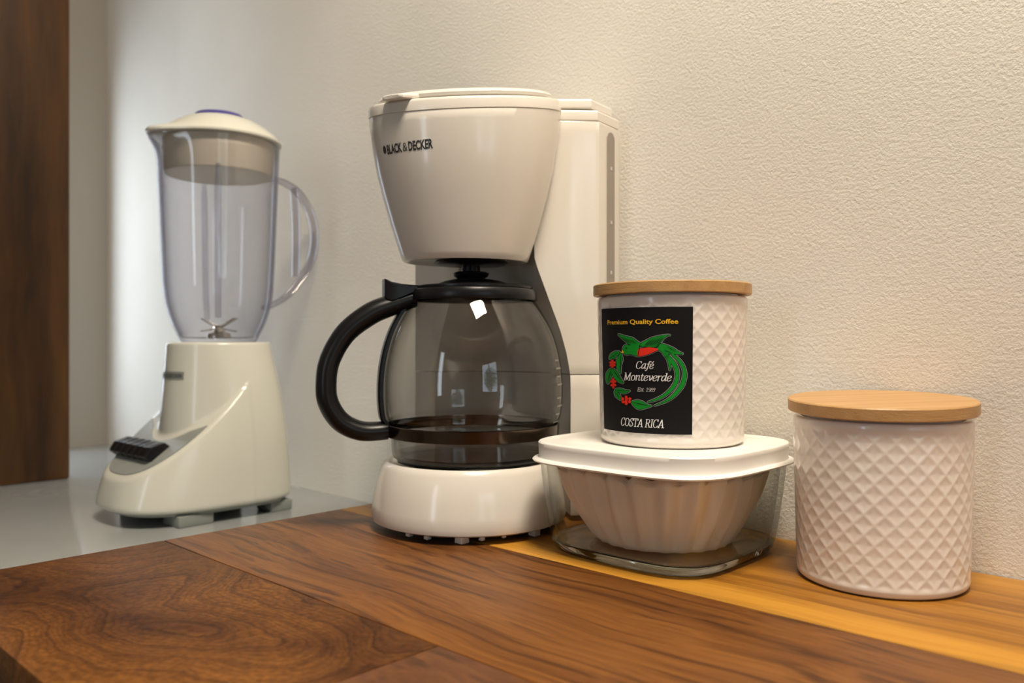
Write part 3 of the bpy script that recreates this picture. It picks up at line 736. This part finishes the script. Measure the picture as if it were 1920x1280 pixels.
def tower_slab(name, z0, z1, grow, n=1):
    P = [(-0.096, 0.030), (0.030, 0.034), tuple(ux*0.055), tuple(ux*0.103), (0.0665, 0.108), (0.060, 0.1135), (-0.090, 0.1135), (-0.0975, 0.105)]
    c = Vector((-0.015, 0.075)); R = []
    for z, g in ((z0, -0.0008), (z0+0.0008, 0), (z1-0.0016, 0), (z1-0.0005, -0.0007), (z1, -0.002)):
        ring = []
        for p in P:
            d = (Vector(p)-c); q = c+d*((d.length+grow+g)/d.length); ring.append((q.x, q.y, z))
        R.append(ring)
    return link(name, rings_mesh(name, R), M_WHITE, cmk, ang=30)
tower_slab('reservoir_rim', 0.3118, 0.3205, 0.0)
tower_slab('reservoir_lid', 0.3232, 0.3305, -0.006)
# water gauge on the rear flank
B = ux*0.1033; Cc = Vector((0.0667, 0.106)); fd = (Cc-B).normalized(); fn_ = Vector((fd.y, -fd.x))
def gauge_pt(s, z, off):
    q = B+fd*s+fn_*off; return (q.x, q.y, z)
gw, gz0, gz1, gs = 0.0058, 0.125, 0.307, 0.0195
V = []; 
out = [(gs+gw*cos(a), gz1-0.006+gw*sin(a)) for a in [PI*k/12 for k in range(13)]]+[(gs+gw*cos(a), gz0+gw*sin(a)) for a in [PI+PI*k/12 for k in range(13)]]
n = len(out)
V = [gauge_pt(s, z, 0.0009) for s, z in out]+[gauge_pt(s, z, -0.001) for s, z in out]
g = link('water_gauge', mesh('water_gauge', V, [tuple(range(n)), tuple(range(n, 2*n))[::-1]]+[(i, (i+1) % n, n+(i+1) % n, n+i) for i in range(n)]), M_GAUGE, cmk, ang=30)
for z in (0.278, 0.235, 0.195, 0.158):
    V = [gauge_pt(gs+a, z+b, o_) for o_ in (0.0009, 0.0012) for a, b in ((-0.0011, -0.0013), (0.0011, -0.0013), (0.0011, 0.0013), (-0.0011, 0.0013))]
    link('gauge_mark', mesh('gauge_mark', V, [(0, 1, 2, 3), (7, 6, 5, 4), (0, 1, 5, 4), (1, 2, 6, 5), (2, 3, 7, 6), (3, 0, 4, 7)]), M_MARK, g, ang=30)
# brewing head: oval funnel, rim, lid
HP = [(0.2008, 0.0470), (0.2020, 0.0485), (0.2060, 0.0500), (0.2300, 0.0577), (0.2500, 0.0633), (0.2680, 0.0677), (0.2860, 0.0709), (0.3040, 0.0733), (0.3104, 0.0737)]
def tiltz(z, a, b): # the rim slopes a little
    k = sstep(0.215, 0.31, z)
    return z+k*(0.05*a+0.17*b)+k*0.003
def head_pt(z, r, t, ratio=0.80):
    a, b = r*cos(t), r*ratio*sin(t); q = fr(a, b); return (q.x, q.y, tiltz(z, a, b))
def oval(name, prof, mat, parent=cmk, ang=40, cap0=True):
    return link(name, rings_mesh(name, [[head_pt(z, r, 2*PI*k/128) for k in range(128)] for z, r in prof], cap0), mat, parent, ang=ang)
head = oval('brewing_head', [(0.2030, 0.040), (0.2012, 0.0440)]+HP[:2]+[(z, r) for z, r in HP[2:]]+[(0.3108, 0.0733), (0.3108, 0.05)], M_WHITE)
oval('head_rim', [(0.3108, 0.05), (0.3108, 0.0733), (0.3112, 0.0742), (0.3175, 0.0742), (0.3190, 0.0736), (0.3196, 0.0722), (0.3196, 0.03)], M_WHITE)
hl = oval('head_lid', [(0.3205, 0.05), (0.3208, 0.0640), (0.3216, 0.0662), (0.3235, 0.0668), (0.3252, 0.0655), (0.3262, 0.062), (0.3268, 0.05), (0.3270, 0.02)], M_WHITE)
# finger tab of the lid
ta = math.radians(-131)
def tab_mesh():
    R = []
    for d, w, z0, z1 in ((0.052, 0.0105, 0.3195, 0.3255), (0.064, 0.0115, 0.3192, 0.3250), (0.0745, 0.0115, 0.3192, 0.3242), (0.0790, 0.0105, 0.3196, 0.3236), (0.0805, 0.008, 0.3206, 0.3228)):
        ring = []
        for k in range(24):
            th = 2*PI*k/24; c_, s_ = cos(th), sin(th)
            x = w*math.copysign(abs(c_)**0.5, c_); zz = (z0+z1)/2+(z1-z0)/2*math.copysign(abs(s_)**0.5, s_)
            a = d*cos(ta)-x*sin(ta)*1.0; b = d*0.80*sin(ta)+x*cos(ta)
            q = fr(a, b); ring.append((q.x, q.y, tiltz(zz, a, b)))
        R.append(ring)
    return rings_mesh('lid_tab', R)
link('lid_tab', tab_mesh(), M_WHITE, hl)
# lettering on the head
def head_wrap(s, z):
    t = math.radians(-129)+s/0.064; z = z+0.05*s; r = lerp_tab(HP, z)+0.0002; p = head_pt(z, r, t); return p
V, F = flat_text('BLACK', 0.0, 0.036); V = fit(V, -0.0165, -0.0012, 0.2815, 0.0072)
link('lettering', wrap('lettering', V, F, head_wrap), M_INK, head, ang=None)
V, F = flat_text('&', 0.0, -0.002); V = fit(V, -0.0004, 0.0036, 0.2815, 0.0072)
link('lettering', wrap('lettering', V, F, head_wrap), M_INK, head, ang=None)
V, F = flat_text('DECKER', 0.0, 0.036); V = fit(V, 0.0044, 0.0225, 0.2815, 0.0072)
link('lettering', wrap('lettering', V, F, head_wrap), M_INK, head, ang=None)
hexa = [(-0.0197+0.0022*cos(PI/3*k+PI/6), 0.2853+0.0036*sin(PI/3*k+PI/6)) for k in range(6)]
link('emblem', wrap('emblem', hexa, [tuple(range(6))], head_wrap), M_INK, head, ang=None)
# drip outlet
link('drip_plate', lathe('drip_plate', [(0.0, 0.1985), (0.026, 0.1990), (0.029, 0.2005), (0.027, 0.2022), (0.0, 0.2024)], 64, (0.003, 0.003), cap0=False, cap1=False), M_BLACK, cmk)
link('drip_valve', lathe('drip_valve', [(0.0, 0.1862), (0.005, 0.1864), (0.0078, 0.1872), (0.0130, 0.1900), (0.0140, 0.1925), (0.0120, 0.1935), (0.0072, 0.1938), (0.0068, 0.1988), (0.0, 0.199)], 48, (0.003, 0.003), cap0=False, cap1=False), M_BLACK, cmk)

# ------------------------------------------------------------------ carafe
K0 = (CX+0.004, CY+0.004)
car = empty('carafe', (K0[0], K0[1], CT)); tag(car, 'empty glass carafe with black handle standing in the coffee maker', 'carafe')
GP = [(0.050, 0.0506), (0.0575, 0.0508), (0.0608, 0.0525), (0.0620, 0.056), (0.0624, 0.062), (0.0628, 0.0665), (0.0640, 0.0690), (0.0648, 0.0740), (0.0650, 0.0785), (0.0676, 0.0825), (0.0690, 0.092), (0.0694, 0.102), (0.0690, 0.113), (0.0675, 0.125), (0.0645, 0.138), (0.0602, 0.150), (0.0550, 0.160), (0.0500, 0.168), (0.0462, 0.1735), (0.0448, 0.1790), (0.0450, 0.182)]
def dense(P, n=4): return [(v.x, v.y) for v in catmull([Vector((a, b, 0)) for a, b in P], n)]
gp = dense(GP)
gi = [(r-0.0018, z) for r, z in gp[::-1] if z > 0.0545]+[(0.056, 0.0538), (0.045, 0.0530)]
link('glass_jug', lathe('glass_jug', gp+gi, 128), M_CARAFE, car)
link('metal_band', lathe('metal_band', [(0.0652, 0.0683), (0.0664, 0.0686), (0.0668, 0.0772), (0.0657, 0.0776)], 128, cap0=False, cap1=False), M_BAND, car)
link('collar', lathe('collar', [(0.0465, 0.1715), (0.0492, 0.1712), (0.0498, 0.1722), (0.0488, 0.1785), (0.0478, 0.1795), (0.0452, 0.1800), (0.0450, 0.1740)], 96, cap0=False, cap1=False), M_BLACK, car)
jl = link('jug_lid', lathe('jug_lid', [(0.0435, 0.1792), (0.0462, 0.1802), (0.0462, 0.1816), (0.0435, 0.1824), (0.030, 0.1834), (0.0265, 0.1846), (0.0225, 0.1862), (0.016, 0.1876), (0.0145, 0.1858), (0.0, 0.1830)], 96, cap1=False), M_BLACK, car)
# handle points to the front of the machine
hd = Vector((cos(math.radians(-120)), sin(math.radians(-120)), 0)); hs = Vector((-hd.y, hd.x, 0))
def hp(s, z): return hd*s+Vector((0, 0, z))
HPATH = [(0.046, 0.1730), (0.0623, 0.1675), (0.0786, 0.1606), (0.097, 0.146), (0.1084, 0.126), (0.111, 0.108), (0.109, 0.094), (0.100, 0.0806), (0.085, 0.0735), (0.066, 0.0735)]
link('handle', tube('handle', [hp(*p) for p in HPATH], [(0.0100, 0.0072), (0.0105, 0.0080), (0.0105, 0.0084), (0.0102, 0.0080), (0.0100, 0.0078), (0.0100, 0.0077), (0.0100, 0.0077), (0.0100, 0.0076), (0.0098, 0.0074), (0.0085, 0.0070)], 24, tuple(hs), 8), M_BLACK, car)
strap = [p for p in dense(GP[7:-2], 3)]
R = []
for r, z in strap:
    ring = []
    for (o_, w) in ((0.0004, -0.0062), (0.0030, -0.0062), (0.0042, -0.0045), (0.0042, 0.0045), (0.0030, 0.0062), (0.0004, 0.0062)):
        ring.append(hd*(r+o_)+hs*w+Vector((0, 0, z)))
    R.append(ring)
link('handle_strap', rings_mesh('handle_strap', R), M_BLACK, car, ang=30)
# thumb lever and hinge
R = []
for s, z0, z1, w in ((0.034, 0.1790, 0.1822, 0.010), (0.046, 0.1780, 0.1822, 0.0105), (0.056, 0.1735, 0.1828, 0.0105), (0.064, 0.1705, 0.1842, 0.0105), (0.0675, 0.1715, 0.1860, 0.0095), (0.0690, 0.1740, 0.1866, 0.007)):
    R.append([hd*s+hs*a*w+Vector((0, 0, z)) for a, z in ((-1, z0), (1, z0), (1, z1-0.001), (0.85, z1), (-0.85, z1), (-1, z1-0.001))])
link('thumb_lever', rings_mesh('thumb_lever', R), M_BLACK, jl, ang=35)
# level marks printed on the far right of the glass
for k, z in enumerate((0.080, 0.086, 0.092, 0.098, 0.108, 0.114, 0.120, 0.126)):
    r = lerp_tab(sorted((zz, rr) for rr, zz in GP), z)+0.0003; V = []
    for j in range(9):
        a = math.radians(20)+j*math.radians(1.0 if k % 2 else 1.5); V += [(r*cos(a), r*sin(a), z-0.0006), (r*cos(a), r*sin(a), z+0.0006)]
    link('level_mark', mesh('level_mark', V, [(2*j, 2*j+2, 2*j+3, 2*j+1) for j in range(8)]), M_MARK2, car, ang=None)

# ------------------------------------------------------------------ blender
BX, BY, BZ = -0.845, 0.430, CT-0.04; BROT = math.radians(1)
bl = empty('blender', (BX, BY, BZ), BROT); tag(bl, 'cream electric blender with a clear lavender jug on the grey worktop', 'blender')
ZB0, ZB1 = 0.014, 0.177
def hull_r(t, z):
    u = (z-ZB0)/(ZB1-ZB0); e = min(1, max(0, (z-ZB0)/0.006)); e = (1-(1-e)**2)**0.5
    w = 0.0770+(0.0535-0.0770)*u+0.0065*sin(PI*u)
    f = 0.120+(0.0535-0.120)*max(u, 0)**1.35; r = 0.064+(0.0535-0.064)*u+0.004*sin(PI*u)
    n = 2.9-0.9*u
    c, s = cos(t), sin(t); b = f if s < 0 else r
    R_ = (abs(c/w)**n+abs(s/b)**n)**(-1/n)
    return R_-0.0035*(1-e)
def plane_z(y): d = max(y+0.112, -0.02); return 0.046+0.60*d+2.1*d*d
def plane_r(t, z):
    s = sin(t)
    if s >= -1e-3: return 9.0
    lo, hi = 0.0, 0.2                       # furthest radius where the sloping top still reaches z
    if plane_z(0) < z: return 0.0
    for _ in range(30):
        m = (lo+hi)/2
        if plane_z(m*s) >= z: lo = m
        else: hi = m
    return lo
def col_r(t, z): return 0.0535+(ZB1-z)*0.075
def smin(a, b, k):
    h = max(k-abs(a-b), 0)/k; return min(a, b)-h*h*k*0.25
def smax(a, b, k): return -smin(-a, -b, k)
def base_r(t, z):
    H = hull_r(t, z); s_ = sin(t); C = min(col_r(t, z), H); C = C+(H-C)*sstep(-0.72, 0.12, s_)
    f = plane_z(H*s_)-z
    if s_ >= 0: return C+(H-C)*sstep(-0.006, 0.006, f)
    return smax(smin(H, plane_r(t, z), 0.005), C, 0.004)
R = []; nz, nt_ = 110, 220
for i in range(nz+1):
    z = ZB0+(ZB1-ZB0)*i/nz
    R.append([(base_r(2*PI*j/nt_, z)*cos(2*PI*j/nt_), base_r(2*PI*j/nt_, z)*sin(2*PI*j/nt_), z) for j in range(nt_)])
top = R[-1]
R.append([(x*0.985, y*0.985, ZB1+0.0016) for x, y, z in top]); R.append([(x*0.95, y*0.95, ZB1+0.0022) for x, y, z in top]); R.append([(x*0.70, y*0.70, ZB1+0.0022) for x, y, z in top])
link('motor_base', rings_mesh('motor_base', R), M_CREAM, bl, ang=60)
link('bottom_plate', rings_mesh('bottom_plate', [[(hull_r(2*PI*j/96, ZB0+0.006)*g_*cos(2*PI*j/96), hull_r(2*PI*j/96, ZB0+0.006)*g_*sin(2*PI*j/96), z) for j in range(96)] for g_, z in ((0.90, 0.0102), (0.93, 0.0108), (0.945, 0.0145))]), M_GREYP, bl)
for x, y, w, d in ((0.052, -0.060, 0.034, 0.036), (-0.052, -0.060, 0.034, 0.036), (0.052, 0.036, 0.030, 0.026), (-0.052, 0.036, 0.030, 0.026)):
    link('foot', box('foot', (x, y, 0.0055), (w, d, 0.011), 0.0015), M_GREYP, bl)
# grey console laid on the sloping top, with piano keys
def slope_pt(x, y, off):
    dz = (plane_z(y+0.001)-plane_z(y-0.001))/0.002; nrm = Vector((0, -dz, 1)).normalized()
    return Vector((x, y, plane_z(y)))+nrm*off
def ridge_pt(t, inset):
    r = 0.08
    for _ in range(40): r = 0.5*r+0.5*hull_r(t, min(plane_z(r*sin(t)), ZB1))
    return ((r-inset)*cos(t), (r-inset)*sin(t))
con = []
for k in range(17):                         # hollow upper edge, set off from the column
    a = math.radians(-128+76*k/16); con.append((0.0665*cos(a), 0.0665*sin(a)))
for k in range(41):                         # right corner, round the toe, left corner
    con.append(ridge_pt(math.radians(-36-108*k/40), 0.0055))
def console_mesh():
    bm = bmesh.new(); vs_ = [bm.verts.new((x, y, 0)) for x, y in con]
    bm.faces.new(vs_); bmesh.ops.triangulate(bm, faces=bm.faces)
    for k in range(-25, -5):
        bmesh.ops.bisect_plane(bm, geom=list(bm.verts)+list(bm.edges)+list(bm.faces), plane_co=(0, k*0.0043, 0), plane_no=(0, 1, 0), dist=1e-7)
    r = bmesh.ops.extrude_face_region(bm, geom=list(bm.faces))
    up = [g_ for g_ in r['geom'] if isinstance(g_, bmesh.types.BMVert)]; ups = set(up)
    for v in bm.verts: v.co = slope_pt(v.co.x, v.co.y, 0.0010 if v in ups else -0.002)
    bmesh.ops.recalc_face_normals(bm, faces=bm.faces)
    me = bpy.data.meshes.new('console'); bm.to_mesh(me); bm.free(); return me
cons = link('console', console_mesh(), M_CONSOLE, bl, ang=30); cons['label'] = 'grey sloping control panel'
dz = (plane_z(-0.078)-plane_z(-0.080))/0.002; tl = math.atan(dz)
for k in range(6):
    x = -0.047+k*0.0145
    wq = 0.0125 if k < 5 else 0.018
    bm = bmesh.new(); vv = []
    for (y, z) in ((-0.012, 0.0), (0.012, 0.0), (0.010, 0.007), (-0.004, 0.0125), (-0.0135, 0.0085)):
        vv.append((y, z))
    A_ = [bm.verts.new((-wq/2, y, z)) for y, z in vv]; B_ = [bm.verts.new((wq/2, y, z)) for y, z in vv]
    bm.faces.new(A_); bm.faces.new(B_[::-1])
    for i in range(5): bm.faces.new((A_[i], B_[i], B_[(i+1) % 5], A_[(i+1) % 5]))
    bmesh.ops.recalc_face_normals(bm, faces=bm.faces)
    bmesh.ops.bevel(bm, geom=list(bm.edges), offset=0.0010, segments=2, affect='EDGES', profile=0.5)
    p = slope_pt(x, -0.079, 0.0)
    bmesh.ops.transform(bm, matrix=Matrix.Translation(p) @ Matrix.Rotation(tl, 4, 'X'), verts=bm.verts)
    me = bpy.data.meshes.new('push_key'); bm.to_mesh(me); bm.free()
    link('push_key', me, M_BLACK, cons, ang=30)
# name plate on the column
def badge_pt(s, z, off):
    a = -PI/2+s/0.0595; r = base_r(a, z)+off; return (r*cos(a), r*sin(a), z)
def badge_q(s, z): return badge_pt(s, z, 0.0004)
bd = link('name_plate', wrap('name_plate', [(-0.026, 0.141), (0.026, 0.141), (0.026, 0.149), (-0.026, 0.149)], [(0, 1, 2, 3)], badge_q), M_GREYP, bl, ang=None)
V, F = flat_text('BLACK & DECKER', 0, 0.01); V = fit(V, -0.024, 0.024, 0.1432, 0.0036)
link('lettering', wrap('lettering', V, F, lambda s, z: badge_pt(s, z, 0.0007)), M_INK, bd, ang=None)
# jug
jug = empty('blender_jug', (BX, BY, BZ), BROT); tag(jug, 'clear lavender plastic blender jug with handle and spout, on the blender base', 'jug')
JP = [(0.0375, 0.1795), (0.0390, 0.1805), (0.0425, 0.1870), (0.0490, 0.2010), (0.0540, 0.2180), (0.0568, 0.2380), (0.0585, 0.2700), (0.0602, 0.3100), (0.0618, 0.3500), (0.0632, 0.3850), (0.0636, 0.3930)]
jp = dense(JP, 4)
def spout(r, z, t):
    d = (t+PI/2+PI) % (2*PI)-PI
    k = sstep(0.362, 0.394, z)
    return r+0.013*k*k*math.exp(-(d/0.33)**2)
ji = [(r-0.0020, z) for r, z in jp[::-1] if z > 0.1845]+[(0.036, 0.1835), (0.02, 0.1830)]
link('jug_body', lathe('jug_body', jp+ji, 128, fn=spout), M_JARP, jug)
for a0 in (-29, 168):            # moulded ribs inside the wall
    a = math.radians(a0); P = [((lerp_tab(sorted((zz, rr) for rr, zz in JP), z)-0.0045)*cos(a), (lerp_tab(sorted((zz, rr) for rr, zz in JP), z)-0.0045)*sin(a), z) for z in (0.205, 0.23, 0.26, 0.30, 0.34, 0.362)]
    link('rib', tube('rib', P, [(0.0016, 0.0032)]*5+[(0.0012, 0.002)], 12, (cos(a), sin(a), 0), 4), M_RIB, jug)
def jh(s, z): return Vector((0, s, z))
outp = [jh(0.060, 0.3660), jh(0.080, 0.3640), jh(0.100, 0.3540), jh(0.1160, 0.3320), jh(0.1215, 0.3060), jh(0.1160, 0.2760), jh(0.1000, 0.2500), jh(0.0800, 0.2300), jh(0.0560, 0.2180)]
link('jug_handle', tube('jug_handle', outp, [(0.0085, 0.0030)]*9, 16, (1, 0, 0), 7), M_RIB, jug)
inp = [jh(0.0930, 0.3590), jh(0.0950, 0.335), jh(0.0960, 0.310), jh(0.0960, 0.285), jh(0.0955, 0.256)]
link('handle_bar', tube('handle_bar', inp, [(0.0085, 0.0022)]*5, 16, (1, 0, 0), 7), M_RIB, jug)
# blade unit
bu = link('blade_unit', lathe('blade_unit', [(0.0, 0.1832), (0.013, 0.1834), (0.012, 0.1885), (0.006, 0.1910), (0.004, 0.1975), (0.0, 0.198)], 32, cap0=False, cap1=False), M_STEEL, jug)
for k, (a0, el) in enumerate(((20, 25), (110, -8), (200, 25), (290, -8))):
    M_ = Matrix.Translation((0, 0, 0.1945)) @ Matrix.Rotation(math.radians(a0), 4, 'Z') @ Matrix.Rotation(math.radians(-el), 4, 'Y')
    me = box('blade', (0.0125, 0, 0), (0.025, 0.007, 0.0012), 0.0004, 1); me.transform(M_); link('blade', me, M_STEEL, bu)
# jug lid
LP = [(0.050, 0.3946), (0.0645, 0.3942), (0.0656, 0.3950), (0.0658, 0.3970), (0.0642, 0.3990), (0.058, 0.4050), (0.048, 0.4124), (0.038, 0.4178), (0.030, 0.4206), (0.0270, 0.4214), (0.02, 0.4214)]
jl2 = link('lid', lathe('lid', LP, 128, fn=lambda r, z, t: r+(0.0125*math.exp(-(((t+PI/2+PI) % (2*PI)-PI)/0.33)**2) if r > 0.06 else 0)), M_CREAM, jug); jl2['label'] = 'cream domed lid'
link('plug', lathe('plug', [(0.02, 0.3600), (0.0550, 0.3595), (0.0562, 0.3610), (0.0570, 0.3820), (0.0580, 0.3835), (0.0580, 0.3870), (0.0572, 0.3885), (0.0574, 0.3944), (0.0550, 0.3944)], 128), M_PLUG, jl2)
cp = link('cap', lathe('cap', [(0.026, 0.4215), (0.0262, 0.4232), (0.0245, 0.4254), (0.0200, 0.4266), (0.0, 0.4269)], 64, cap1=False), M_PURPLE, jl2)
cp['label'] = 'purple filler cap'
